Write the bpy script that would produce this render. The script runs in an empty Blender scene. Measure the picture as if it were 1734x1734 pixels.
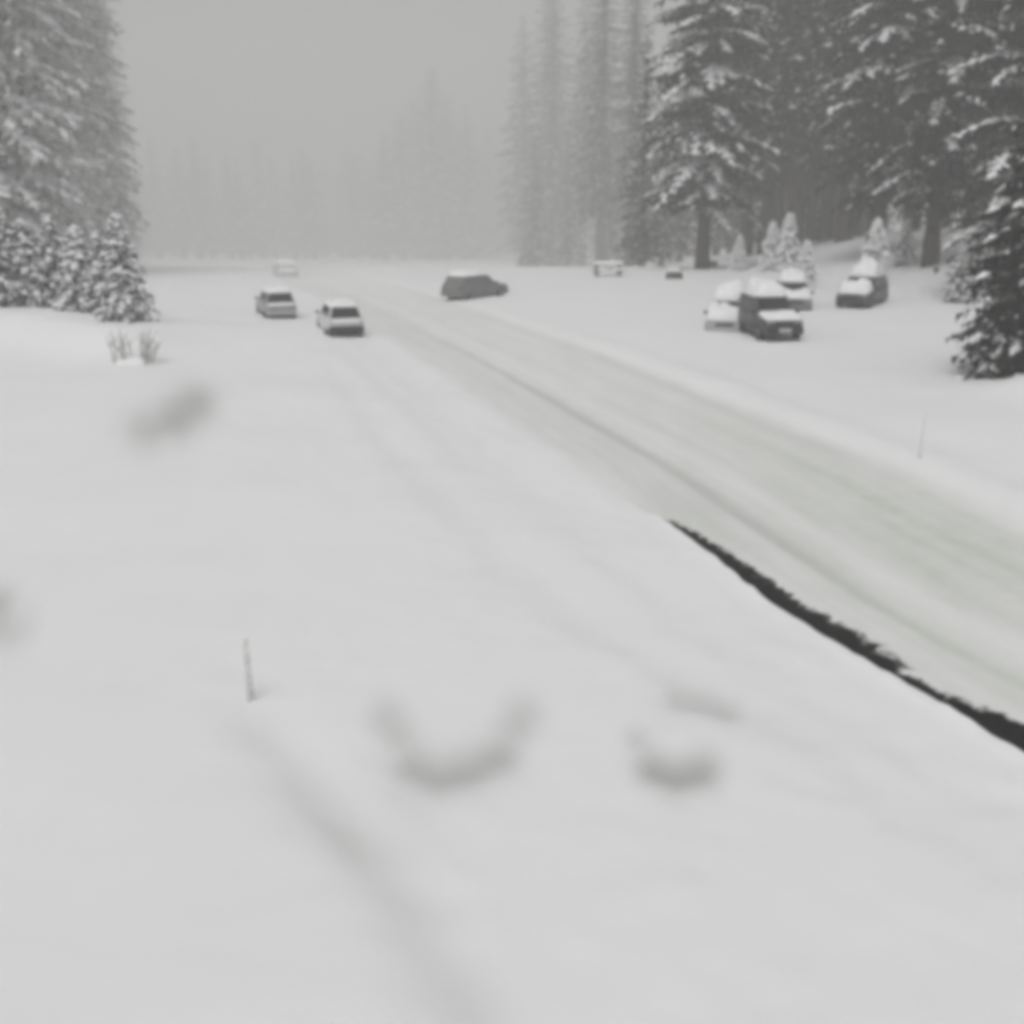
import bpy, bmesh, math, random
import numpy as np
from mathutils import Vector, Matrix

# ------------------------------------------------------------------ camera, sky, sun, exposure
S = bpy.context.scene
COL = S.collection
CAM_H = 6.43
PITCH = math.atan(557 / 1900)
cam = bpy.data.cameras.new('camera')
cam.sensor_width = 36
cam.lens = 36 * 1900 / 1734
cam.clip_end = 3000
cam_o = bpy.data.objects.new('camera', cam)
cam_o.location = (0, 0, CAM_H)
cam_o.rotation_euler = (math.pi / 2 - PITCH, 0, 0)
COL.objects.link(cam_o)
S.camera = cam_o

SUN_EL, SUN_AZ = 62, 205           # elevation, compass azimuth (degrees from +Y, clockwise)
world = bpy.data.worlds.new('World')
S.world = world
world.use_nodes = True
wn = world.node_tree
wn.nodes.clear()
sky = wn.nodes.new('ShaderNodeTexSky')
sky.sky_type = 'NISHITA'
sky.sun_disc = False
sky.sun_elevation = math.radians(SUN_EL)
sky.sun_rotation = math.radians(SUN_AZ)
sky.air_density = 1.0
sky.dust_density = 6.0
hs = wn.nodes.new('ShaderNodeHueSaturation')        # an overcast sky is grey
hs.inputs['Saturation'].default_value = 0.04
bg = wn.nodes.new('ShaderNodeBackground')
bg.inputs['Strength'].default_value = 0.13
wo = wn.nodes.new('ShaderNodeOutputWorld')
wn.links.new(sky.outputs[0], hs.inputs['Color'])
wn.links.new(hs.outputs[0], bg.inputs['Color'])
wn.links.new(bg.outputs[0], wo.inputs['Surface'])

sl = bpy.data.lights.new('sun', 'SUN')
sl.energy = 1.1
sl.angle = math.radians(28)
sl.color = (1.0, 0.985, 0.965)
so = bpy.data.objects.new('sun', sl)
COL.objects.link(so)
az, el = math.radians(SUN_AZ), math.radians(SUN_EL)
sd = Vector((math.sin(az) * math.cos(el), math.cos(az) * math.cos(el), math.sin(el)))
so.rotation_euler = (-sd).to_track_quat('-Z', 'Y').to_euler()
so.location = (0, -30, 80)

S.view_settings.view_transform = 'Standard'
S.view_settings.look = 'None'
S.view_settings.gamma = 1
S.view_settings.use_curve_mapping = False
S.view_settings.exposure = -0.52
S.render.engine = 'CYCLES'
S.cycles.use_denoising = True
S.cycles.max_bounces = 8
S.cycles.diffuse_bounces = 3
S.cycles.volume_bounces = 3
S.cycles.transparent_max_bounces = 8
S.cycles.filter_width = 6.0          # the soft lens of a small weather camera

HAZE_DENSITY = 0.0031

# ------------------------------------------------------------------ helpers
R = random.Random(11)


def tag(o, label=None, cat=None, group=None, kind=None):
    if label: o['label'] = label
    if cat: o['category'] = cat
    if group: o['group'] = group
    if kind: o['kind'] = kind
    return o


def empty(name, loc, rz=0.0):
    o = bpy.data.objects.new(name, None)
    o.empty_display_size = 0.3
    o.location = loc
    o.rotation_euler = (0, 0, rz)
    COL.objects.link(o)
    return o


def link(name, me, mat=None, parent=None):
    o = bpy.data.objects.new(name, me)
    if mat and not me.materials:
        me.materials.append(mat)
    COL.objects.link(o)
    if parent is not None:
        o.parent = parent
    return o


def mesh_of(name, verts, faces, smooth=False):
    me = bpy.data.meshes.new(name)
    me.from_pydata(verts, [], faces)
    me.update()
    if smooth:
        me.polygons.foreach_set('use_smooth', [True] * len(me.polygons))
    return me


def bm_mesh(name, bm, smooth=False):
    me = bpy.data.meshes.new(name)
    bm.normal_update()
    bm.to_mesh(me)
    bm.free()
    if smooth:
        me.polygons.foreach_set('use_smooth', [True] * len(me.polygons))
    return me


def copy_tree(o, parent=None):
    c = o.copy()
    COL.objects.link(c)
    if parent is not None:
        c.parent = parent
    for ch in list(o.children):
        copy_tree(ch, c)
    return c


def noise2(x, y, seed=0, octaves=4, scale=1.0):
    """smooth pseudo noise in about -1..1 from rotated sines, numpy friendly"""
    rng = np.random.RandomState(seed)
    out = np.zeros_like(x, dtype=float)
    amp, f, tot = 1.0, 1.0 / scale, 0.0
    for _ in range(octaves):
        a = 0
        for k in range(4):
            t = rng.uniform(0, 6.283)
            p, q = rng.uniform(0, 6.283, 2)
            g = f * rng.uniform(0.7, 1.4)
            a = a + np.sin((x * math.cos(t) + y * math.sin(t)) * g * 6.283 + p
                           + 1.3 * np.sin((y * math.cos(t) - x * math.sin(t)) * g * 3.1 + q))
        out += amp * a / 3.0
        tot += amp
        amp *= 0.5
        f *= 2.1
    return out / tot


# ------------------------------------------------------------------ terrain
LY = np.array([-60, 0, 5, 8, 11.9, 14.3, 17.1, 21.4, 26.8, 35, 45.3, 60, 93, 130, 200, 880.])
LX = np.array([30, 12.5, 9.6, 7.9, 6.05, 5.05, 4.14, 3.06, 1.85, -.55, -3.6, -8.4, -20, -33, -48, -90.])
_yy = np.arange(-60, 880, 0.1)
_xx = np.interp(_yy, LY, LX)
_k = np.ones(17) / 17
_xx = np.convolve(np.pad(_xx, 8, mode='edge'), _k, 'valid')
ROAD_W = 6.7


def line_x(y):
    return np.interp(y, _yy, _xx)


def sstep(a, b, v):
    t = np.clip((v - a) / (b - a), 0, 1)
    return t * t * (3 - 2 * t)


def ray_ground(px, py, z=0.0):
    """point at height z seen at photograph pixel (px, py)"""
    u, v = px - 867.0, 867.0 - py
    dy = 1900 * math.cos(PITCH) + v * math.sin(PITCH)
    dz = -1900 * math.sin(PITCH) + v * math.cos(PITCH)
    t = (z - CAM_H) / dz
    return u * t, dy * t


def x_at(px, Y, z=0.0):
    d = Y * math.cos(PITCH) + (CAM_H - z) * math.sin(PITCH)
    return (px - 867.0) / 1900 * d


# lens drops made up as grey dents in snow: ground polylines with a radius
def lens_drop(pts, r, s):
    return [ray_ground(*p) for p in pts], r, s


LENS_DROPS = [
    lens_drop([(660, 1210), (690, 1262), (735, 1290), (790, 1292), (840, 1270), (875, 1232), (888, 1200)], .24, .46),
    lens_drop([(700, 1280), (745, 1300), (800, 1290), (850, 1268)], .24, .72),
    lens_drop([(1080, 1252), (1110, 1285)], .15, .40),
    lens_drop([(1110, 1295), (1145, 1308), (1190, 1298)], .22, .85),
    lens_drop([(1150, 1175), (1190, 1183), (1230, 1200)], .19, .45),
    lens_drop([(250, 725), (290, 708)], .58, .58),
    lens_drop([(295, 706), (332, 678)], .62, .80),
    lens_drop([(-14, 1025), (-12, 1055)], .30, 1.1),
]


def lens_drop_mask(x, y):
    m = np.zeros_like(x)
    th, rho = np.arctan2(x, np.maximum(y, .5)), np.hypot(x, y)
    for pts, r, s in LENS_DROPS:
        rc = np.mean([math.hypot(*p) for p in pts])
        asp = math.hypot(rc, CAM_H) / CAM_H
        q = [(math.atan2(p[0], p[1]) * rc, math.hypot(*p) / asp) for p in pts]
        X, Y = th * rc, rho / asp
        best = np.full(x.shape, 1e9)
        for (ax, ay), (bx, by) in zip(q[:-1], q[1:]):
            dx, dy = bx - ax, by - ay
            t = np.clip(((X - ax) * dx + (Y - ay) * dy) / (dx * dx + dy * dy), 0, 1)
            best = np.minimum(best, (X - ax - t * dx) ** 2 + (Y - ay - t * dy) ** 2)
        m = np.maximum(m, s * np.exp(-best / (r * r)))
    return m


# tyre tracks / furrows in the snowed-over carriageway: (points, half width, depth, tint)
def track(pts, w, d, s):
    g = [ray_ground(*p) for p in pts]
    g.sort(key=lambda p: p[1])
    return np.array(g), w, d, s


TRACKS = [
    track([(920, 1900), (840, 1734), (720, 1540), (610, 1400), (510, 1290), (440, 1215), (405, 1150)], .42, .17, .55),  # tint paints the bank-edge shading into the snow colour
    track([(1750, 1500), (1420, 1290), (1210, 1170), (1020, 1080), (860, 965), (740, 850), (640, 740), (575, 650), (540, 600)], .42, .04, .18),
    track([(1734, 1400), (1380, 1190), (1100, 1010), (920, 860), (800, 760), (690, 650), (620, 585), (560, 540)], .50, .03, .14),
    track([(1030, 790), (900, 700), (760, 610), (650, 545), (560, 500)], .62, .03, .50),
    track([(1000, 1734), (860, 1540), (760, 1420), (640, 1290), (560, 1200)], .35, .05, .12),
    track([(800, 800), (690, 690), (600, 610), (545, 570)], .40, .03, .22),
]


def track_val(x, y):
    dep = np.zeros_like(x)
    tin = np.zeros_like(x)
    for g, w, d, s in TRACKS:
        xc = np.interp(y, g[:, 1], g[:, 0])
        fade = sstep(g[0, 1] - .5, g[0, 1] + .5, y) * (1 - sstep(g[-1, 1] - .15 * g[-1, 1], g[-1, 1], y))
        e = np.exp(-((x - xc) / w) ** 2) * fade * (0.75 + 0.25 * noise2(x, y, 5, 2, 4))
        dep += d * e
        tin = np.maximum(tin, s * e)
    return dep, tin


def base_z(x, y):
    z = -0.085 * np.logaddexp(0, (y - 97) / 9.0) * 9.0 + 0.04 * np.logaddexp(0, (y - 350) / 20.) * 20
    z = z + 3.4 * sstep(17, 38, x) * sstep(52, 80, y) - 0.5 * sstep(20, 60, x) * sstep(95, 130, y)
    # bank on the left, falling away behind its crest
    ax, ay, bx, by = -14.4, 43.3, -24.0, 51.0
    L = math.hypot(bx - ax, by - ay)
    tx, ty = (bx - ax) / L, (by - ay) / L
    s = (x - ax) * tx + (y - ay) * ty
    d = (x - ax) * ty - (y - ay) * tx           # + towards the camera side
    d = -d
    along = sstep(-2.5, 1.5, s)
    prof = np.where(d < 0, np.exp(-(d / 7.0) ** 2), np.exp(-(d / 1.6) ** 2))
    z = z + 1.0 * prof * along
    # small drift under the fir at the right edge
    z = z + .95 * np.exp(-(((x - 18.0) / 1.7) ** 2 + ((y - 35.8) / 1.3) ** 2))
    # ploughed ridge right of the road
    z = z + .16 * np.exp(-((x - line_x(y) - ROAD_W - 1.2) / .9) ** 2) * sstep(60, 40, y) * 1.0
    return z


# width of the bare wet asphalt beside the cut bank, along the road
BY = np.array([0, 6, 9, 11.2, 12.2, 13.0, 13.7, 14.15, 14.45, 14.75, 15.2, 15.8, 16.4, 17.0, 18.0, 19.5, 20.6, 21.6, 22.2, 600])
BW = np.array([1.75, 1.75, 1.75, 1.65, 1.32, .80, .60, .46, .38, .62, .68, .68, .66, .60, .55, .54, .46, .36, .0, 0])


def terrain(u, y):
    x = line_x(y) + u
    z = base_z(x, y)
    lump = noise2(x, y, 1, 4, 7.0)
    fine = noise2(x, y, 2, 3, 1.1)
    dep, tin = track_val(x, y)
    drop = lens_drop_mask(x, y)
    near = np.clip(60 / np.maximum(y, 20), .3, 1)
    cut = 1 - sstep(20.5, 25, y)                       # crisp plough cut only near us
    far_blend = sstep(24, 60, y)
    # snow side
    wob = 0.022 * noise2(y * 1.0, y * .3, 9, 3, 1.4)
    uu = u + wob * cut * np.exp(-np.abs(u) / .5)
    soft = 1 - cut
    lo_, hi_ = -.05 - .9 * soft, .02 + .9 * soft
    tt = np.clip((uu - lo_) / (hi_ - lo_), 0, 1)
    edge_l = 1 - tt * tt * (3 - 2 * tt)
    edge_r = sstep(ROAD_W - .15, ROAD_W + .75, u + .16 * noise2(x, y, 12, 2, 3))
    snow = np.maximum(edge_l, edge_r)
    lip = (.05 + .035 * noise2(x, y, 41, 3, .5)) * np.exp(-((uu + .16) / .2) ** 2) * cut
    zs = z + .085 * lump + .020 * fine * near - dep - .14 * np.minimum(drop, 1.2) + lip
    # road side
    bw = np.interp(y, BY, BW)
    rag = bw + (.10 * noise2(x * 2.4, y * .8, 21, 3, 1.3) + .06 * noise2(x, y, 22, 3, .6)) * (bw > .4)
    bare = (1 - sstep(rag - .16, rag + .34, u)) * (bw > .005)
    bare = bare * (u > -.12)
    ruts = np.exp(-((u - 1.9) / .20) ** 2) * 1.5 + np.exp(-((u - 3.6) / .25) ** 2) * .35 + np.exp(-((u - 5.3) / .30) ** 2) * .4
    zr = z - .15 + .035 * ruts * -1 + .02 * lump + .018 * noise2(x, y * .5, 31, 3, .8) - .07 * bare
    zz = zr * (1 - snow) + zs * snow
    slush = (1 - snow) * (.46 + .22 * noise2(x, y * .25, 33, 3, 2.6) + .16 * noise2(u * 3, y * .12, 35, 2, 1.6) + .42 * ruts + .28 * np.exp(-((u - 5.0) / 1.3) ** 2) * (1 - sstep(22, 34, y)) + .25 * np.exp(-((u - ROAD_W + .35) / .4) ** 2) * sstep(20, 28, y))
    slush = slush * (1 - .45 * sstep(21, 45, y)) * (1 - .9 * sstep(58, 88, y))
    slush = np.clip(slush, 0, 1) * (1 - .55 * np.exp(-((u - 2.75 - .1 * noise2(y, y, 3, 2, 5)) / .22) ** 2))
    packed_and_shade = np.maximum(tin * snow, .30 * (1 - sstep(0, 1.1, -u)) * sstep(20, 30, y) * snow * (u < 0))
    lane = 1.2 * np.exp(-((u - 1.9 - .06 * noise2(y, x, 51, 2, 6)) / .17) ** 2) * sstep(16, 20, y) * (1 - sstep(36, 52, y))
    lane += .30 * sstep(.1, .5, u) * (1 - sstep(1.6, 2.0, u)) * sstep(18, 24, y) * (1 - sstep(60, 85, y))
    lane += .55 * np.exp(-((u - ROAD_W + .05) / .28) ** 2) * sstep(22, 29, y) * (1 - sstep(42, 55, y))
    packed_and_shade = np.clip(np.maximum(packed_and_shade, lane * (.8 + .3 * noise2(x, y * .3, 52, 3, 1.5))), 0, 1)
    drop_o = np.clip(drop, 0, 1) * snow
    return x, zz, np.clip(slush, 0, 1), np.clip(bare, 0, 1), packed_and_shade, drop_o


def geo(a, b, d0, k, dmax):
    v, d = [a], d0
    while v[-1] < b:
        v.append(v[-1] + d)
        d = min(d * k, dmax)
    return v


def grid_object(name, us, ys, mat):
    us, ys = np.array(us), np.array(ys)
    U, Y = np.meshgrid(us, ys)
    X, Z, sl_, ba, pk, ho = terrain(U.ravel(), Y.ravel())
    co = np.stack([X, Y.ravel(), Z], 1)
    nu, ny = len(us), len(ys)
    i = np.arange((ny - 1) * nu).reshape(ny - 1, nu)[:, :-1].ravel()
    f = np.stack([i, i + 1, i + nu + 1, i + nu], 1)
    me = bpy.data.meshes.new(name)
    me.vertices.add(len(co))
    me.vertices.foreach_set('co', co.ravel())
    me.loops.add(f.size)
    me.loops.foreach_set('vertex_index', f.ravel().astype(np.int32))
    me.polygons.add(len(f))
    me.polygons.foreach_set('loop_start', np.arange(0, f.size, 4, dtype=np.int32))
    me.polygons.foreach_set('use_smooth', np.ones(len(f), dtype=bool))
    me.update()
    me.validate()
    for nm, arr in (('slush', sl_), ('bare', ba), ('packed_and_shade', pk), ('lens_drop', ho)):
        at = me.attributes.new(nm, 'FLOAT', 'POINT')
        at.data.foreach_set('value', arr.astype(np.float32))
    return link(name, me, mat)


# ------------------------------------------------------------------ materials
def nodes_mat(name):
    m = bpy.data.materials.new(name)
    m.use_nodes = True
    nt = m.node_tree
    b = nt.nodes['Principled BSDF']
    return m, nt, b


def simple(name, col, rough=.6, metal=0, spec=.5, var=0.0, scale=4.0):
    m, nt, b = nodes_mat(name)
    b.inputs['Roughness'].default_value = rough
    b.inputs['Metallic'].default_value = metal
    b.inputs['Specular IOR Level'].default_value = spec
    if var:
        tc = nt.nodes.new('ShaderNodeTexCoord')
        n = nt.nodes.new('ShaderNodeTexNoise')
        n.inputs['Scale'].default_value = scale
        n.inputs['Detail'].default_value = 4
        r = nt.nodes.new('ShaderNodeValToRGB')
        r.color_ramp.elements[0].position = .3
        r.color_ramp.elements[1].position = .7
        r.color_ramp.elements[0].color = tuple(max(0, c * (1 - var)) for c in col) + (1,)
        r.color_ramp.elements[1].color = tuple(min(1, c * (1 + var)) for c in col) + (1,)
        nt.links.new(tc.outputs['Object'], n.inputs['Vector'])
        nt.links.new(n.outputs['Fac'], r.inputs['Fac'])
        nt.links.new(r.outputs['Color'], b.inputs['Base Color'])
    else:
        b.inputs['Base Color'].default_value = (*col, 1)
    return m


def ground_mat():
    m, nt, b = nodes_mat('snow_and_slush')
    N = nt.nodes.new
    tc = N('ShaderNodeTexCoord')

    def attr(nm):
        a = N('ShaderNodeAttribute')
        a.attribute_name = nm
        return a.outputs['Fac']

    def noise(scale, detail=4, rough=.6):
        n = N('ShaderNodeTexNoise')
        n.inputs['Scale'].default_value = scale
        n.inputs['Detail'].default_value = detail
        n.inputs['Roughness'].default_value = rough
        nt.links.new(tc.outputs['Object'], n.inputs['Vector'])
        return n.outputs['Fac']

    def mix(fac, a, c):
        x = N('ShaderNodeMix')
        x.data_type = 'RGBA'
        if isinstance(fac, float): x.inputs[0].default_value = fac
        else: nt.links.new(fac, x.inputs[0])
        for s, v in ((6, a), (7, c)):
            if isinstance(v, tuple): x.inputs[s].default_value = (*v, 1)
            else: nt.links.new(v, x.inputs[s])
        return x.outputs[2]

    def math_(op, a, c):
        x = N('ShaderNodeMath')
        x.operation = op
        x.use_clamp = True
        for s, v in ((0, a), (1, c)):
            if isinstance(v, float): x.inputs[s].default_value = v
            else: nt.links.new(v, x.inputs[s])
        return x.outputs[0]

    snow = mix(noise(.12, 3), (.80, .80, .805), (.87, .87, .875))
    snow = mix(math_('MULTIPLY', attr('lens_drop'), 1.0), snow, (.42, .42, .415))  # grey of the lens drops painted onto the snow
    sl = mix(noise(2.2, 5), (.53, .56, .505), (.70, .72, .675))
    c = mix(attr('slush'), snow, sl)
    c = mix(math_('MULTIPLY', attr('packed_and_shade'), .9), c, (.57, .572, .57))  # packed tracks, plus the painted shading of the furrow
    # ragged clods of slush break up the bare strip
    x_ = N('ShaderNodeMath'); x_.operation = 'MULTIPLY_ADD'
    nt.links.new(noise(4.5, 5, .7), x_.inputs[0]); x_.inputs[1].default_value = 1.6; x_.inputs[2].default_value = -.80
    y_ = N('ShaderNodeMath'); y_.operation = 'ADD'
    nt.links.new(x_.outputs[0], y_.inputs[0]); nt.links.new(attr('bare'), y_.inputs[1])
    mr = N('ShaderNodeMapRange'); mr.interpolation_type = 'SMOOTHSTEP'
    nt.links.new(y_.outputs[0], mr.inputs[0]); mr.inputs[1].default_value = .32; mr.inputs[2].default_value = .72
    wet = math_('MULTIPLY', mr.outputs[0], math_('MULTIPLY', attr('bare'), 6.0))
    asp = mix(noise(14, 5), (.006, .006, .006), (.022, .022, .022))
    c = mix(wet, c, asp)
    nt.links.new(c, b.inputs['Base Color'])
    b.inputs['Roughness'].default_value = .75
    b.inputs['Specular IOR Level'].default_value = .15
    bp = N('ShaderNodeBump')
    bp.inputs['Strength'].default_value = .25
    bp.inputs['Distance'].default_value = .04
    nt.links.new(noise(5, 6, .65), bp.inputs['Height'])
    nt.links.new(bp.outputs[0], b.inputs['Normal'])
    return m


M_GROUND = ground_mat()
M_SNOW = simple('fresh_snow', (.86, .86, .865), .7, spec=.15, var=.04, scale=2)
M_NEEDLE = simple('fir_needles', (.020, .026, .019), .8, spec=.2, var=.45, scale=.8)
M_FROSTN = simple('frosted_needles', (.50, .505, .49), .85, spec=.15, var=.6, scale=1.6)
M_HALFN = simple('part_frosted_needles', (.11, .115, .105), .85, spec=.15, var=.5, scale=1.6)
M_DARKN = simple('dark_needles', (.011, .014, .010), .8, spec=.15, var=.4, scale=.8)
M_BARK = simple('bark', (.055, .046, .038), .9, spec=.2, var=.4, scale=5)
M_TWIG = simple('twig_bark', (.36, .35, .33), .9, spec=.2, var=.3, scale=9)
M_GLASS = simple('car_glass', (.012, .013, .014), .12, spec=.5)
M_MIST = simple('misted_glass', (.16, .16, .16), .4)
M_SNOWGL = simple('snowed_glass', (.55, .55, .55), .6)
M_RUBBER = simple('tyre_rubber', (.018, .018, .018), .85)
M_RIM = simple('wheel_alloy', (.35, .35, .36), .35, metal=.8)
M_TRIM = simple('black_trim', (.02, .02, .02), .5)
M_LAMP = simple('lamp_lens', (.55, .55, .56), .15)
M_RED = simple('tail_lens', (.22, .02, .02), .25)
M_WHITE = simple('white_paint', (.74, .74, .74), .3, var=.05)
M_SILVER = simple('silver_paint', (.38, .385, .385), .35, var=.08)
M_GREY = simple('grey_paint', (.17, .172, .172), .4, var=.12)
M_DARK = simple('charcoal_paint', (.03, .031, .032), .35, var=.2)
M_STONE = simple('rock', (.07, .068, .064), .9, var=.4, scale=3)
M_WOOD = simple('weathered_wood', (.10, .088, .075), .85, var=.35, scale=6)
M_STAKE = simple('stake_wood', (.78, .77, .75), .8, var=.25, scale=12)
M_STAKE_W = simple('stake_white', (.80, .80, .78), .6, var=.05, scale=12)

# ------------------------------------------------------------------ ground sheets
YS = [-60, -40, -25, -14, -8, -4, -1, 1] + geo(2.5, 860, .075, 1.0088, 6.0)
snow_us = [-v for v in geo(0.42, 9.0, .05, 1.035, .16)][::-1]
far_us = [-v for v in geo(-snow_us[0] + .3, 430, .3, 1.09, 16)][::-1]
edge_us = list(np.arange(-.40, 0.0, .022))
road_us = list(np.arange(0.0, .90, .022)) + geo(.93, ROAD_W - .2, .09, 1.0, .09)
ramp_us = geo(road_us[-1], ROAD_W + 3, .12, 1.03, .25)
right_us = geo(ramp_us[-1], 520, .3, 1.08, 16)
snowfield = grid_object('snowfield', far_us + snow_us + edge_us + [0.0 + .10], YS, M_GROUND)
tag(snowfield, kind='structure')
road = grid_object('road', [.10] + [u for u in road_us if u > .101] , YS, M_GROUND)
tag(road, kind='structure')
verge = grid_object('snow_verge', [road_us[-1]] + ramp_us[1:] + right_us[1:], YS, M_GROUND)
tag(verge, kind='structure')


def gz(x, y):
    u = np.array([x - float(line_x(y))])
    return float(terrain(u, np.array([float(y)]))[1][0])


def find_ground(px, py):
    """follow the view ray of a photograph pixel to the terrain"""
    z = 0.0
    for _ in range(25):
        x, y = ray_ground(px, py, z)
        z = .5 * z + .5 * float(base_z(np.array([x]), np.array([y]))[0])
    return x, y, gz(x, y)


# ------------------------------------------------------------------ trees
def conifer(name, seed, H, Rr, z0, n, snow=.6, droop=.35, needle=M_NEEDLE, dens=1.0, pitch=.0, shape=.75, snowth=.12, whorl=0.0):
    rnd = random.Random(seed)
    V, F = [], []          # foliage
    SV, SF = [], []        # snow

    def tri(a, b, c):
        k = len(V); V.extend((a, b, c)); F.append((k, k + 1, k + 2))

    def pad(p, q, side, th, wf):
        """a lumpy four-sided lens of snow from p to q, half width along side"""
        m = p.lerp(q, .45)
        k = len(SV)
        up = Vector((0, 0, th))
        lo = Vector((0, 0, th * .25))
        SV.extend((p + lo, m + side * wf + lo * .4, q - lo * .4, m - side * wf + lo * .4, m + up))
        SF.extend(((k, k + 1, k + 4), (k + 1, k + 2, k + 4), (k + 2, k + 3, k + 4), (k + 3, k, k + 4), (k, k + 3, k + 2, k + 1)))

    ga = 2.39996
    for i in range(n):
        f = (i + rnd.random()) / n
        f = f ** 1.12
        z = z0 + (H * .985 - z0) * f
        if whorl:
            z = z0 + round((z - z0) / whorl) * whorl + rnd.gauss(0, .16 * whorl)
        L = (Rr * (1 - f) ** shape + .22) * rnd.uniform(.72, 1.12)
        if f < .08: L *= rnd.uniform(.55, 1.0)
        az = i * ga + rnd.uniform(-.5, .5)
        d = Vector((math.cos(az), math.sin(az), 0))
        sd_ = Vector((-d.y, d.x, 0))
        a = pitch + rnd.uniform(-.12, .15) + .35 * f * f
        dr = droop * rnd.uniform(.6, 1.3) * (1 - .5 * f)
        bend = rnd.uniform(-.12, .12)
        K = max(3, min(7, int(L / .62 + 1.5)))
        pts = []
        for k in range(K + 1):
            s = k / K
            pts.append(Vector((0, 0, z)) + d * (L * s) + sd_ * (bend * L * s * s) + Vector((0, 0, L * (a * s - dr * s * s))))
        sno = ((1.2 if rnd.random() < snow else .04) if whorl else snow * rnd.uniform(.55, 1.25))
        for k in range(1, K + 1):
            s = k / K
            p, p0 = pts[k], pts[k - 1]
            w = (.20 * L * (1.15 - .75 * s) + .24) * rnd.uniform(.75, 1.2) * dens
            # spine fringe
            tri(p0 + sd_ * .09, p, p0 - sd_ * .09)
            for sg in (-1, 1):
                dirv = (sd_ * sg * rnd.uniform(.75, 1.0) + d * rnd.uniform(.35, .9)).normalized()
                tip = p0.lerp(p, rnd.random()) + dirv * w + Vector((0, 0, -w * rnd.uniform(.1, .5)))
                root = p0.lerp(p, rnd.uniform(.2, .8))
                n_ = Vector((-dirv.y, dirv.x, 0)) * (w * .24)
                mid = root.lerp(tip, .5)
                tri(root, mid + n_, tip)
                tri(root, tip, mid - n_ + Vector((0, 0, -.05)))
                # hanging twigs under the spray
                hl = w * rnd.uniform(.25, .75)
                tri(mid + n_ * .7, mid - n_ * .7, mid.lerp(tip, .4) + Vector((0, 0, -hl)))
                if rnd.random() < .5:
                    tri(root + d * .12, root - d * .12, root + dirv * (w * .2) + Vector((0, 0, -hl * .9)))
                if rnd.random() < sno * .85:
                    pad(root.lerp(tip, .05), root.lerp(tip, rnd.uniform(.7, 1.02)), n_, snowth * rnd.uniform(.6, 1.4), rnd.uniform(.65, 1.15))
            if rnd.random() < sno:
                pad(p0, p + (p - p0) * .12, sd_ * (.26 if whorl else .16) * (1.2 - .5 * s), snowth * 1.2, rnd.uniform(.8, 1.5))
    tm = mesh_of(name + '_crown', V, F)
    tm.materials.append(needle)
    sm = mesh_of(name + '_snow', SV, SF) if SV else None
    if sm: sm.materials.append(M_SNOW)
    # trunk, slightly crooked and tapered
    r0 = max(.05, H * .0125)
    rings, sides = 9, 8
    tv, tf = [], []
    for j in range(rings + 1):
        t = j / rings
        r = r0 * (1 - t) ** .8 + .015 + (r0 * .35 * max(0, 1 - t * 14))
        ox, oy = .12 * r0 * math.sin(3 * t + seed), .12 * r0 * math.cos(4 * t + seed)
        for q in range(sides):
            an = 2 * math.pi * q / sides
            tv.append((ox + r * math.cos(an), oy + r * math.sin(an), -0.6 + (H + .6) * t))
    for j in range(rings):
        for q in range(sides):
            a0 = j * sides + q; a1 = j * sides + (q + 1) % sides
            tf.append((a0, a1, a1 + sides, a0 + sides))
    trm = mesh_of(name + '_trunk', tv, tf, True)
    trm.materials.append(M_BARK)
    return dict(crown=tm, snow=sm, trunk=trm, H=H)


def plant(kind, x, y, label, scale=1.0, rz=None, name='fir_tree', cat='tree', group=None, wide=1.0, sink=0.0):
    root = empty(name, (x, y, gz(x, y) - sink), R.uniform(0, 6.28) if rz is None else rz)
    root.scale = (scale * wide, scale * wide, scale)
    link('trunk', kind['trunk'], None, root)
    link('crown', kind['crown'], None, root)
    if kind['snow'] is not None:
        tag(link('snow_load', kind['snow'], None, root), kind='stuff')
    tag(root, label, cat, group)
    return root


K_FIR_A = conifer('fir_a', 3, 42, 6.0, 6.2, 640, .30, .36, dens=1.0, shape=.50, snowth=.20, whorl=2.3)
K_FIR_B = conifer('fir_b', 8, 44, 5.2, 4.5, 640, .16, .38, shape=.55, snowth=.18, whorl=2.1)
K_FIR_C = conifer('fir_c', 21, 44, 4.4, 8.5, 380, .18, .45, shape=.5, snowth=.10)
K_FIR_D = conifer('fir_d', 33, 36, 4.6, 1.6, 440, .13, .36, shape=.6, whorl=1.5)
K_FROST_A = conifer('frost_a', 5, 46, 5.4, 2.0, 480, .55, .42, needle=M_FROSTN, shape=.42, snowth=.18, whorl=1.9)
K_FROST_B = conifer('frost_b', 15, 52, 4.4, 1.5, 520, .65, .45, needle=M_FROSTN, shape=.30, snowth=.10)
K_SMALL_A = conifer('small_a', 41, 5.0, 1.7, .25, 130, .85, .30, shape=.85, snowth=.14, dens=.9, needle=M_HALFN)
K_SMALL_B = conifer('small_b', 45, 3.2, 1.2, .15, 90, .95, .32, shape=.85, snowth=.15, dens=.9, needle=M_HALFN)
K_PLASTER = conifer('plaster', 47, 3.4, 1.25, .1, 95, 1.6, .34, shape=.85, snowth=.22, dens=.9, needle=M_FROSTN)
K_NEAR = conifer('near_fir', 52, 12.0, 2.9, .25, 620, .055, .42, shape=.65, snowth=.15, dens=.95, whorl=.8, needle=M_DARKN)
K_FAR_A = conifer('far_a', 61, 44, 5.6, 5.0, 170, .3, .42, shape=.55, dens=1.5)
K_FAR_C = conifer('far_c', 67, 46, 5.2, 7.5, 260, .10, .40, shape=.4, dens=1.5)
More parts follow.
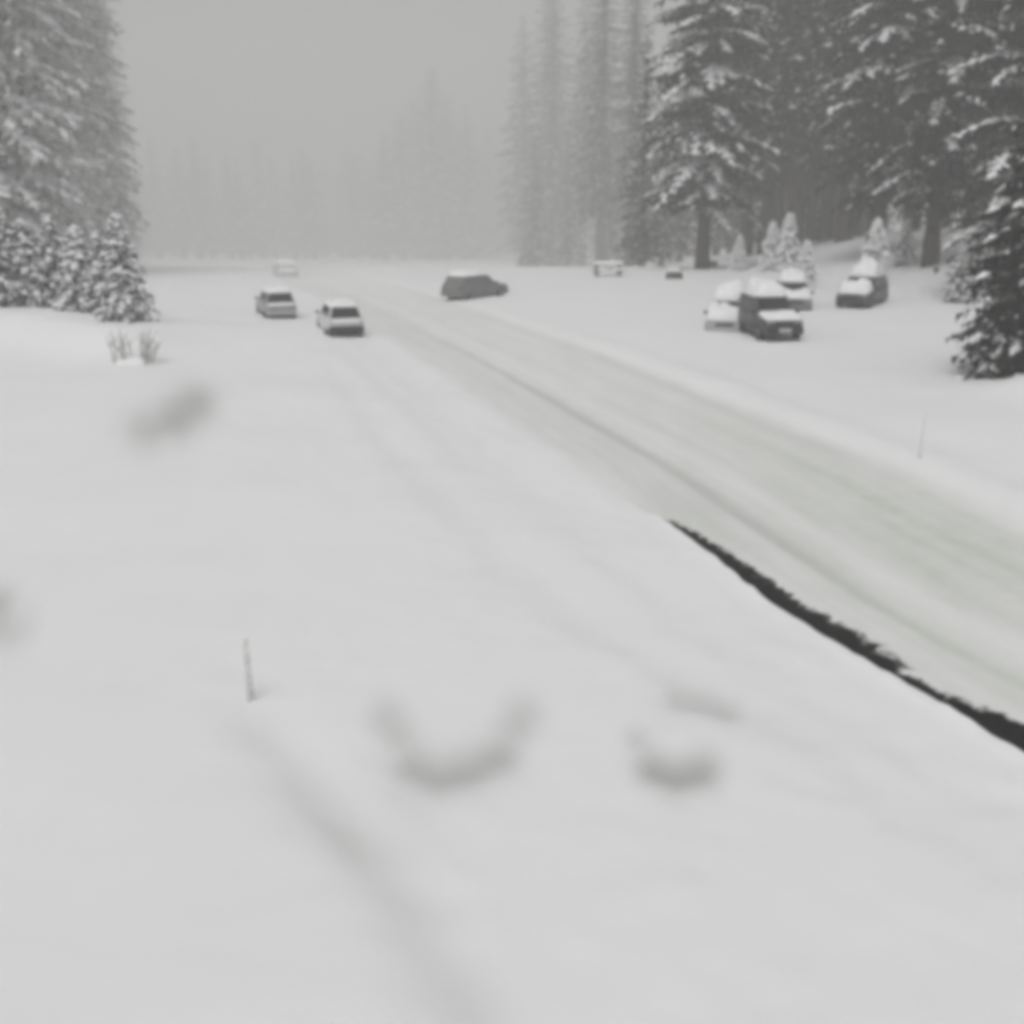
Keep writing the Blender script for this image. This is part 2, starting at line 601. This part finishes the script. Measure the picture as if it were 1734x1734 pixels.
K_FAR_B = conifer('far_b', 63, 36, 4.6, 2.0, 150, .3, .40, shape=.6, dens=1.5)


def put(kind, px, Y, label, **kw):
    z = 0
    x = x_at(px, Y, z)
    for _ in range(3):
        z = gz(x, Y)
        x = x_at(px, Y, z)
    return plant(kind, x, Y, label, **kw)


# right hand side, front rank
put(K_FIR_A, 1188, 96, 'tall fir with bare lower trunk and snowy drooping boughs, left end of the right-hand stand', rz=.4, wide=.98)
put(K_FIR_B, 1480, 84, 'big dark snow-streaked fir right behind the snowed-over car beside the small white fir', rz=2.1, wide=.92)
put(K_FIR_B, 1575, 74, 'tall dark fir with a slim bare lower trunk standing on the rise at the right', rz=3.6, wide=.85, scale=.95)
put(K_FIR_D, 1705, 62, 'tall dense dark fir at the right edge rising behind the small near fir', rz=1.1, wide=.95)
put(K_NEAR, 1764, 38.6, 'nearest fir at the right edge, snow-tipped boughs hanging to the snow bank', rz=.8, wide=1.08, name='young_fir')
# right-hand stand behind: bare trunks below, closed crowns above
for i, (px, Y, k, sc, lb) in enumerate((
        (1295, 122, K_FIR_C, 1.05, 'slim fir with long bare trunk just right of the left-end fir of the stand'),
        (1345, 112, K_FIR_C, 1.10, 'dark slim fir with bare trunk, behind the parked dark car'),
        (1395, 118, K_FIR_C, 1.15, 'dark slim fir with bare trunk, between the dark car and the small white fir'),
        (1430, 104, K_FIR_C, 1.05, 'dark slim fir with bare trunk, close left of the big snow-streaked fir'),
        (1545, 100, K_FIR_C, 1.10, 'dark slim fir behind and between the two big firs on the rise'),
        (1650, 92, K_FIR_C, 1.10, 'dark slim fir deep behind the right edge of the stand'))):
    put(k, px, Y, lb, scale=sc, name='slim_fir', wide=1.1)
for i, px in enumerate((1262, 1300, 1335, 1372, 1410, 1445, 1490, 1540, 1600, 1660, 1720, 1318, 1390)):
    put(K_FAR_C, px, 124 + (i * 37) % 30, 'shadowy fir in the closed rank behind the right-hand stand', scale=1.05,
        name='fir_tree', group='firs in the closed rank behind the right-hand stand')
for i, px in enumerate((1085, 1120, 1150, 1212, 1235, 1262, 1290, 1320, 1352, 1385, 1420, 1455)):
    put(K_FAR_B, px, 150 + (i * 53) % 60, 'hazy fir with low boughs filling the gap between the bare trunks on the right', scale=.80 + .1 * (i % 4), wide=1.15,
        group='hazy low-boughed firs between the bare trunks')
# saplings among the trunks on the right
for px, Y, k, sc, lb in (
        (1478, 70, K_PLASTER, 1.15, 'small white snow-plastered fir standing close behind the snowed-over car farthest right'),
        (1362, 72, K_PLASTER, .85, 'small snow-laden sapling right of the dark snow-capped car'),
        (1305, 88, K_PLASTER, 1.05, 'pale thin sapling plastered with snow behind the roof of the dark car'),
        (1332, 86, K_PLASTER, 1.2, 'pale taller sapling beside another, behind the roof of the dark car'),
        (1250, 92, K_PLASTER, .8, 'low snow-laden sapling at the foot of the left-end fir of the stand'),
        (1530, 76, K_SMALL_B, .9, 'dark small sapling at the foot of the big fir, right of the white mound'),
        (1620, 62, K_SMALL_B, .9, 'small snowy sapling left of the near fir on the rise')):
    put(k, px, Y, lb, scale=sc, name='fir_sapling', cat='sapling', wide=.75)

# left side
put(K_FROST_A, 8, 82, 'frosted tall fir at the left edge behind the snow bank', scale=1.25, rz=.9)
put(K_FROST_A, 62, 100, 'frosted tall fir second from the left edge', rz=2.9, scale=1.4)
put(K_FROST_B, 150, 150, 'smooth grey columnar fir, rightmost of the left-hand clump', rz=4.0, scale=1.6, wide=1.05)
put(K_FROST_B, 105, 135, 'grey columnar fir just left of the rightmost fir of the left clump', rz=1.7, scale=1.55)
put(K_FROST_B, 203, 190, 'faded grey fir peeping out right behind the left-hand clump', rz=.2, scale=1.0, wide=1.15)
for px, Y, k, sc, lb in (
        (10, 53, K_SMALL_A, .95, 'low snow-laden fir at the left frame edge on the bank crest'),
        (52, 53.5, K_SMALL_B, 1.2, 'low snow-laden fir second from the left edge on the bank crest'),
        (98, 54, K_SMALL_A, .85, 'low snow-laden fir third from the left edge on the bank crest'),
        (140, 52, K_SMALL_B, 1.15, 'low snow-laden fir fourth from the left edge on the bank crest'),
        (176, 51, K_SMALL_A, .72, 'small snow-laden fir second from the right end of the bank crest'),
        (214, 47.5, K_SMALL_A, .86, 'small frosted fir at the right end of the left snow bank above the buried shrub')):
    put(k, px, Y, lb, scale=sc, name='fir_sapling', cat='sapling', wide=.9)

# middle distance, fading
put(K_FIR_C, 932, 400, 'fading fir with a bare lower trunk, left of the paler pair in mid distance', scale=2.2, wide=1.35, name='fir_tree')
put(K_FIR_C, 1014, 275, 'fading fir with a dark bare trunk close left of the snowy-boughed fir', scale=1.7, wide=1.1, name='fir_tree')
put(K_FIR_C, 1064, 250, 'fading fir peeping out at the left of the snowy-boughed fir', scale=1.5, wide=1.0, name='fir_tree')
put(K_FAR_A, 985, 430, 'faint tall fir in the fog between the two fading firs with bare trunks', scale=2.3, name='fir_tree')
put(K_FAR_A, 885, 470, 'faint tall fir in the fog, left of the fading fir with a bare trunk', scale=2.2, name='fir_tree')
for px, Y, sc in ((905, 330, 1.1), (960, 345, 1.2), (1030, 300, 1.0), (1070, 310, 1.1)):
    put(K_FAR_B, px, Y, 'faint low-boughed fir in the fog behind the bare trunks in mid distance', scale=sc, wide=1.3,
        group='faint low-boughed firs in mid distance')
rr = random.Random(77)
for i in range(22):
    put(K_FAR_A if i % 2 else K_FAR_B, rr.gauss(735, 62), rr.uniform(620, 780), 'ghostly fir in the dim foggy wood straight above the road',
        scale=rr.uniform(1.3, 2.3), wide=1.8, group='ghostly firs in the dim foggy wood')
for i in range(34):
    px = 235 + i * 19 + rr.uniform(-8, 8)
    put(K_FAR_B if i % 2 else K_FAR_A, px, rr.uniform(650, 760), 'barely visible fir in the far tree line dissolving in fog',
        scale=(1.75 if i % 2 else 1.45) * rr.uniform(.85, 1.1), wide=1.7, group='firs of the far tree line dissolving in fog')

# ------------------------------------------------------------------ cars
def box_bm(bm, c, s, bev=0.0, seg=2):
    r = bmesh.ops.create_cube(bm, size=1, matrix=Matrix.Translation(c) @ Matrix.Diagonal((*s, 1)))
    if bev:
        es = list({e for v in r['verts'] for e in v.link_edges})
        bmesh.ops.bevel(bm, geom=es, offset=bev, segments=seg, affect='EDGES', profile=.6)


def box_mesh(name, c, s, bev=.02):
    bm = bmesh.new()
    box_bm(bm, c, s, bev)
    return bm_mesh(name, bm)


def loft(name, rings, smooth=False, caps=True):
    n = len(rings[0])
    v = [p for r in rings for p in r]
    f = []
    for j in range(len(rings) - 1):
        for q in range(n):
            a, b = j * n + q, j * n + (q + 1) % n
            f.append((a, b, b + n, a + n))
    if caps:
        f.append(tuple(range(n))[::-1])
        f.append(tuple((len(rings) - 1) * n + q for q in range(n)))
    me = mesh_of(name, v, f, smooth)
    return me


def slab(name, quad, th, mat, parent, out):
    """thin pane: quad of points pushed outwards along out by th"""
    q = [Vector(p) for p in quad]
    o = Vector(out) * th
    v = [p - o * .3 for p in q] + [p + o for p in q]
    f = [(0, 1, 2, 3), (7, 6, 5, 4)] + [(i, i + 4, (i + 1) % 4 + 4, (i + 1) % 4) for i in range(4)]
    me = mesh_of(name, v, f)
    bm = bmesh.new(); bm.from_mesh(me); bmesh.ops.recalc_face_normals(bm, faces=bm.faces); bm.to_mesh(me); bm.free()
    return link(name, me, mat, parent)


def snow_dome(name, x0, x1, y0, y1, zf, th, seed, parent, over=.05):
    """rounded lumpy sheet of snow lying on a surface zf(x, y)"""
    nx, ny = 11, 15
    rnd = np.random.RandomState(seed)
    V, F = [], []
    for layer in (0, 1):
        for j in range(ny):
            for i in range(nx):
                a, b = i / (nx - 1) * 2 - 1, j / (ny - 1) * 2 - 1
                # squircle plan
                k = 1 - .10 * (abs(a) ** 4) * (abs(b) ** 4)
                x = (x0 + x1) / 2 + a * k * ((x1 - x0) / 2 + over)
                y = (y0 + y1) / 2 + b * k * ((y1 - y0) / 2 + over)
                e = max(0.0, (1 - abs(a) ** 5)) ** .5 * max(0.0, (1 - abs(b) ** 6)) ** .5
                l = .78 + .22 * math.sin(3.1 * x + seed) * math.cos(2.6 * y + seed * 2) + .18 * math.sin(5.3 * y - 4 * x + seed) + .10 * math.sin(9.1 * x + 7.3 * y + 2 * seed)
                z = zf(x, y) + (th * e * l if layer else -.03)
                V.append((x, y, z))
    def id_(l, i, j): return l * nx * ny + j * nx + i
    for j in range(ny - 1):
        for i in range(nx - 1):
            F.append((id_(1, i, j), id_(1, i + 1, j), id_(1, i + 1, j + 1), id_(1, i, j + 1)))
            F.append((id_(0, i, j), id_(0, i, j + 1), id_(0, i + 1, j + 1), id_(0, i + 1, j)))
    for i in range(nx - 1):
        F.append((id_(0, i, 0), id_(0, i + 1, 0), id_(1, i + 1, 0), id_(1, i, 0)))
        F.append((id_(0, i + 1, ny - 1), id_(0, i, ny - 1), id_(1, i, ny - 1), id_(1, i + 1, ny - 1)))
    for j in range(ny - 1):
        F.append((id_(0, 0, j + 1), id_(0, 0, j), id_(1, 0, j), id_(1, 0, j + 1)))
        F.append((id_(0, nx - 1, j), id_(0, nx - 1, j + 1), id_(1, nx - 1, j + 1), id_(1, nx - 1, j)))
    return link(name, mesh_of(name, V, F, True), M_SNOW, parent)


def wheel_meshes(r=.34, w=.22):
    prof = [(r * .62, -w / 2), (r * .9, -w / 2), (r, -w * .32), (r, w * .32), (r * .9, w / 2), (r * .62, w / 2)]
    n = 24
    rings = [[(x, p * math.cos(a), p * math.sin(a)) for p, x in prof] for a in [2 * math.pi * k / n for k in range(n)]]
    v = [p for rg in rings for p in rg]
    m = len(prof)
    f = [(k * m + q, k * m + (q + 1) % m, ((k + 1) % n) * m + (q + 1) % m, ((k + 1) % n) * m + q) for k in range(n) for q in range(m)]
    ty = mesh_of('tyre', v, f, True); ty.materials.append(M_RUBBER)
    bm = bmesh.new()
    bmesh.ops.create_cone(bm, cap_ends=True, segments=20, radius1=r * .63, radius2=r * .63, depth=w * .7,
                          matrix=Matrix.Rotation(math.pi / 2, 4, 'Y'))
    for k in range(5):
        a = 2 * math.pi * k / 5
        box_bm(bm, (w * .36, 0, 0), (.03, .07, r * 1.05), .01, 1)
    rim = bm_mesh('rim', bm); rim.materials.append(M_RIM)
    return ty, rim


TY, RIM = wheel_meshes()


def make_car(x, y, rz, label, paint, kind='wagon', roof_snow=.18, hood_snow=.15, bumper=M_TRIM, sink=0.0, seed=1, side_snow=False, name='parked_car', group=None, h=1.0, size=1.0, rear_snow=0.0, glass=M_GLASS, plate=False):
    """+y is the front of the car"""
    root = empty(name, (x, y, gz(x, y) - sink), rz)
    tag(root, label, 'car', group)
    root.scale = (size, size, size * h)
    # lower body: rings along y: (y, z bottom, z waist, z belt, half width)
    st = [(-2.28, .42, .62, .80, .80), (-2.22, .34, .66, .96, .87), (-1.7, .28, .66, 1.02, .90), (-.4, .26, .64, 1.00, .91),
          (.85, .26, .64, .98, .91), (1.6, .28, .62, .93, .90), (2.05, .32, .60, .84, .86), (2.26, .40, .58, .72, .76)]
    rings = []
    for (yy, zb, zw, zt, w) in st:
        rings.append([(-w * .90, yy, zb), (-w, yy, zw - .08), (-w, yy, zw + .08), (-w * .93, yy, zt - .03), (-w * .84, yy, zt),
                      (w * .84, yy, zt), (w * .93, yy, zt - .03), (w, yy, zw + .08), (w, yy, zw - .08), (w * .90, yy, zb)])
    link('body', loft('body', rings), paint, root)
    # greenhouse
    if kind == 'wagon':
        b0, b1, r0, r1, zr = -2.18, 1.02, -1.88, .30, 1.58
    else:
        b0, b1, r0, r1, zr = -1.70, 1.02, -1.05, .28, 1.44
    wb, wr, zb = .82, .66, .965
    A = [(-wb, b0, zb), (wb, b0, zb), (wb, b1, zb), (-wb, b1, zb)]
    B = [(-wr, r0, zr - .06), (wr, r0, zr - .06), (wr, r1, zr - .06), (-wr, r1, zr - .06)]
    C_ = [(-wr + .07, r0 + .14, zr), (wr - .07, r0 + .14, zr), (wr - .07, r1 - .2, zr), (-wr + .07, r1 - .2, zr)]
    link('cabin', loft('cabin', [A, B, C_]), paint, root)

    def pane(nm, p0, p1, p2, p3, out):
        def ins(P, c, k):
            P = Vector(P); return P.lerp(c, k)
        c = (Vector(p0) + Vector(p1) + Vector(p2) + Vector(p3)) / 4
        slab(nm, [ins(p, c, .10) for p in (p0, p1, p2, p3)], .012, glass, root, out)
    nf = Vector((0, (zr - zb), (b1 - r1))).normalized()
    pane('windshield', A[2], A[3], B[3], B[2], nf)
    nb = Vector((0, -(zr - zb), (r0 - b0))).normalized()
    pane('rear_window', A[0], A[1], B[1], B[0], nb)
    for sg in (-1, 1):
        ns = Vector((sg * (zr - zb), 0, (wb - wr))).normalized()

        def pt(t, k):   # along the belt t, up k
            yb = b0 + (b1 - b0) * t; yr = r0 + (r1 - r0) * t
            return Vector((sg * (wb + (wr - wb) * k), yb + (yr - yb) * k, zb + (zr - .06 - zb) * k))
        cuts = (.03, .30, .62, .97) if kind == 'wagon' else (.08, .52, .97)
        for a, b in zip(cuts[:-1], cuts[1:]):
            slab('side_window', [pt(a + .01, .12), pt(b - .01, .12), pt(b - .01, .90), pt(a + .01, .90)], .012, glass, root, ns)
        dx = sg * .905
        for yd in (-.85, .35):
            door = link('door', box_mesh('door', (dx, yd, .66), (.03, 1.08, .56), .03), paint, root)
            link('handle', box_mesh('handle', (sg * .925, yd - .38, .80), (.03, .16, .03), .01), M_TRIM, door)
        mir = link('mirror', box_mesh('mirror', (sg * .98, .86, 1.03), (.18, .10, .14), .03), M_TRIM, root)
        hl = link('headlight', box_mesh('headlight', (sg * .58, 2.17, .70), (.34, .14, .13), .03), M_LAMP, root)
        tl = link('taillight', box_mesh('taillight', (sg * .70, -2.24, .82), (.18, .08, .22), .02), M_RED, root)
        for yw in (-1.38, 1.42):
            wr_ = bpy.data.objects.new('wheel', None)
            COL.objects.link(wr_); wr_.parent = root
            wr_.location = (sg * .80, yw, .34)
            if sg < 0: wr_.rotation_euler = (0, 0, math.pi)
            link('tyre', TY, None, wr_); link('rim', RIM, None, wr_)
    link('front_bumper', box_mesh('front_bumper', (0, 2.24, .42), (1.62, .18, .26), .06), bumper, root)
    link('grille', box_mesh('grille', (0, 2.27, .62), (.80, .06, .14), .02), M_TRIM, root)
    if plate:
        link('number_plate', box_mesh('number_plate', (0, 2.345, .46), (.52, .03, .13), .006), M_LAMP, root)
    link('rear_bumper', box_mesh('rear_bumper', (0, -2.27, .46), (1.70, .20, .32), .06), bumper, root)
    if roof_snow:
        snow_dome('roof_snow', -wr - .02, wr + .02, r0 - .02, r1 + .02, lambda X, Y: zr - .05, roof_snow + .05, seed, root)
    if hood_snow:
        snow_dome('hood_snow', -.80, .80, b1 + .02, 2.14, lambda X, Y: .985 - .16 * max(0, (Y - 1.02) / 1.2) ** 1.4, hood_snow, seed + 3, root)
    if rear_snow:
        snow_dome('tailgate_snow', -.78, .78, -2.40, -2.06, lambda X, Y: .86 + .02 * X, rear_snow, seed + 5, root)
    return root


ang = math.atan2(.30, 1)           # heading of the road, to the left of straight ahead
x, y, z = find_ground(563, 572)
make_car(x, y + 2.2, ang, 'white snow-roofed car on the road, nearer of the two seen end-on', M_WHITE, roof_snow=.22, seed=2,
         name='car', group='cars on the snowy road', rear_snow=.14, sink=.08, size=.90)
x, y, z = find_ground(452, 540)
make_car(x, y + 2.2, ang + .05, 'pale silver snow-roofed car on the road, farther left of the two seen end-on', M_SILVER, roof_snow=.24, seed=4,
         name='car', group='cars on the snowy road', rear_snow=.16, bumper=M_SILVER, sink=.08, size=.86)
x, y, z = find_ground(474, 468)
make_car(x, y + 2.2, ang, 'faint snow-covered car in the fog behind the silver car', M_WHITE, roof_snow=.25, hood_snow=.2, seed=6,
         name='car', group='cars on the snowy road', sink=.25, size=.85, rear_snow=.3, glass=M_SNOWGL, bumper=M_WHITE)
x, y, z = find_ground(805, 505)
make_car(x, y + .9, math.radians(-38), 'grey snow-roofed car seen side-on at the right edge of the road', M_GREY, roof_snow=.24, hood_snow=.2,
         seed=7, name='car', bumper=M_GREY, sink=.14, glass=M_MIST, size=.95)
# parked at the right under snow
x, y, z = find_ground(1318, 580)
make_car(x, y + 2.2, math.pi + .10, 'dark snow-capped car parked nose-on at the front of the right-hand group', M_DARK, roof_snow=.50, hood_snow=.13,
         seed=9, sink=.0, h=1.15, plate=True, group='cars parked under deep snow')
x, y, z = find_ground(1247, 562)
make_car(x, y + 2.2, math.pi - .25, 'pale car buried in snow parked left beside the dark snow-capped car', M_SILVER, roof_snow=.68, hood_snow=.6,
         seed=12, sink=.30, group='cars parked under deep snow', bumper=M_SILVER)
x, y, z = find_ground(1352, 524)
make_car(x, y + 1.6, math.pi - .15, 'grey snow-capped car parked close behind the dark car', M_GREY, roof_snow=.5, hood_snow=.36,
         seed=14, sink=.15, group='cars parked under deep snow', bumper=M_GREY)
x, y, z = find_ground(1474, 522)
make_car(x, y + 1.6, math.pi - .55, 'dark car heaped with snow parked farthest right before a small white fir', M_DARK, roof_snow=.72, hood_snow=.5,
         seed=16, sink=.12, h=1.1, group='cars parked under deep snow')

# ------------------------------------------------------------------ smaller things
def tube(bm, pts, r0, r1, n=7):
    prev = None
    P = [Vector(p) for p in pts]
    for i, p in enumerate(P):
        t = (P[min(i + 1, len(P) - 1)] - P[max(i - 1, 0)]).normalized()
        a = t.orthogonal().normalized(); b = t.cross(a)
        r = r0 + (r1 - r0) * i / (len(P) - 1)
        ring = [bm.verts.new(p + a * (r * math.cos(6.2832 * q / n)) + b * (r * math.sin(6.2832 * q / n))) for q in range(n)]
        if prev:
            for q in range(n):
                bm.faces.new((prev[q], prev[(q + 1) % n], ring[(q + 1) % n], ring[q]))
        else:
            bm.faces.new(ring[::-1])
        prev = ring
    bm.faces.new(prev)


def stake(px, py, h, r, label, lean):
    x, y, z = find_ground(px, py)
    root = empty('snow_stake', (x, y, z))
    root.rotation_euler = (0, lean, .3)
    bm = bmesh.new(); tube(bm, [(0, 0, -.4), (0, 0, h * .5), (.005, 0, h)], r, r * .85, 8)
    link('post', bm_mesh('post', bm, True), M_STAKE, root)
    bm = bmesh.new(); tube(bm, [(-r * 1.5, -.02, -.2), (-r * 1.5, -.02, h * .45), (-r * 1.5, -.02, h * .93)], r * .9, r * .6, 8)
    link('rime', bm_mesh('rime', bm, True), M_SNOW, root)
    bm = bmesh.new(); bmesh.ops.create_icosphere(bm, subdivisions=2, radius=r * 1.25, matrix=Matrix.Translation((0, 0, h)) @ Matrix.Diagonal((1, 1, .7, 1)))
    link('snow_cap', bm_mesh('snow_cap', bm, True), M_SNOW, root)
    tag(root, label, 'stake', 'snow stakes along the road')
    return root


stake(428, 1185, .86, .032, 'thin grey snow stake in the near foreground snow at the left', -.05)
stake(1557, 778, 1.2, .022, 'thin pale snow stake on the bank right of the road', .02)


def boulder(px, py, s, label, seed, cap=.25):
    x, y, z = find_ground(px, py)
    root = empty('boulder', (x, y, z))
    rnd = random.Random(seed)
    bm = bmesh.new()
    bmesh.ops.create_icosphere(bm, subdivisions=3, radius=1)
    for v in bm.verts:
        n = math.sin(2.1 * v.co.x + seed) * math.cos(2.7 * v.co.y - seed) * .14 + math.sin(4 * v.co.z + 3 * v.co.x) * .07
        v.co *= 1 + n
        v.co.x *= s[0]; v.co.y *= s[1]; v.co.z = v.co.z * s[2] + s[2] * .55
    link('rock', bm_mesh('rock', bm), M_STONE, root)
    snow_dome('snow_cap', -s[0] * .7, s[0] * .7, -s[1] * .7, s[1] * .7, lambda X, Y: s[2] * 1.30, cap, seed, root)
    tag(root, label, 'rock')
    return root


boulder(1140, 472, (.62, .5, .42), 'dark snow-capped boulder alone on the snow left of the parked cars', 3)
boulder(1206, 452, (.48, .42, .38), 'small dark boulder at the foot of the tall fir with the bare trunk', 5, .15)

# picnic table, half buried
x, y, z = find_ground(1030, 468)
pt_ = empty('picnic_table', (x, y + .4, z - .05), .15)
tag(pt_, 'snow-covered wooden picnic table in the far middle, left of the boulder', 'picnic table')
for k in range(4):
    link('plank', box_mesh('plank', (0, -.36 + .24 * k, .86), (2.3, .22, .05), .008), M_WOOD, pt_)
for sg in (-1, 1):
    link('bench_plank', box_mesh('bench_plank', (0, sg * .78, .50), (2.3, .26, .05), .008), M_WOOD, pt_)
    for s2 in (-1, 1):
        bm = bmesh.new(); tube(bm, [(sg * .85, s2 * .62, -.3), (sg * .85, s2 * .2, .84)], .075, .075, 6)
        link('leg', bm_mesh('leg', bm), M_WOOD, pt_)
    link('crossbar', box_mesh('crossbar', (sg * .85, 0, .46), (.06, 1.7, .12), .01), M_WOOD, pt_)
    snow_dome('bench_snow', -1.12, 1.12, sg * .78 - .11, sg * .78 + .11, lambda X, Y: .52, .16, 3 + sg, pt_, .02)
snow_dome('table_snow', -1.12, 1.12, -.45, .45, lambda X, Y: .88, .30, 8, pt_, .02)


# shrub with splayed stems at the end of the left bank
x, y, z = find_ground(225, 612)
sh = empty('bare_shrub', (x, y, z))
tag(sh, 'bare shrub with splayed snow-crusted stems poking from the end of the left bank', 'shrub')
rs = random.Random(5)
for k in range(15):
    side = -1 if k % 2 else 1
    bx = rs.uniform(-.25, .25) + side * .35
    tx = bx + side * rs.uniform(.1, .65)
    hh = rs.uniform(.7, 1.25)
    by = rs.uniform(-.3, .3)
    bm = bmesh.new()
    tube(bm, [(bx, by, -.15), ((bx + tx) / 2 - side * .05, by, hh * .5), (tx, by + rs.uniform(-.15, .15), hh)], .035, .014, 6)
    tube(bm, [((bx + tx) / 2, by, hh * .55), ((bx + tx) / 2 - side * .22, by + .1, hh * .9)], .018, .008, 5)
    st_ = link('stem', bm_mesh('stem', bm), M_TWIG, sh)
    bm = bmesh.new()
    tube(bm, [((bx + tx) / 2, by, hh * .5 + .03), (tx, by, hh + .04)], .035, .02, 6)
    link('snow_crust', bm_mesh('snow_crust', bm, True), M_SNOW, st_)
snow_dome('snow_mound', -.55, .55, -.4, .4, lambda X, Y: -.08, .32, 4, sh)

# ------------------------------------------------------------------ haze
me = box_mesh('haze', (20, 395, 16), (1040, 990, 170), 0)
hz = link('haze', me, None)
hm = bpy.data.materials.new('haze_air')
hm.use_nodes = True
hm.node_tree.nodes.clear()
ho = hm.node_tree.nodes.new('ShaderNodeOutputMaterial')
pv = hm.node_tree.nodes.new('ShaderNodeVolumePrincipled')
pv.inputs['Color'].default_value = (.885, .885, .88, 1)
pv.inputs['Density'].default_value = HAZE_DENSITY
pv.inputs['Anisotropy'].default_value = 0.0
hm.node_tree.links.new(pv.outputs[0], ho.inputs['Volume'])
me.materials.clear()
me.materials.append(hm)
tag(hz, kind='stuff')
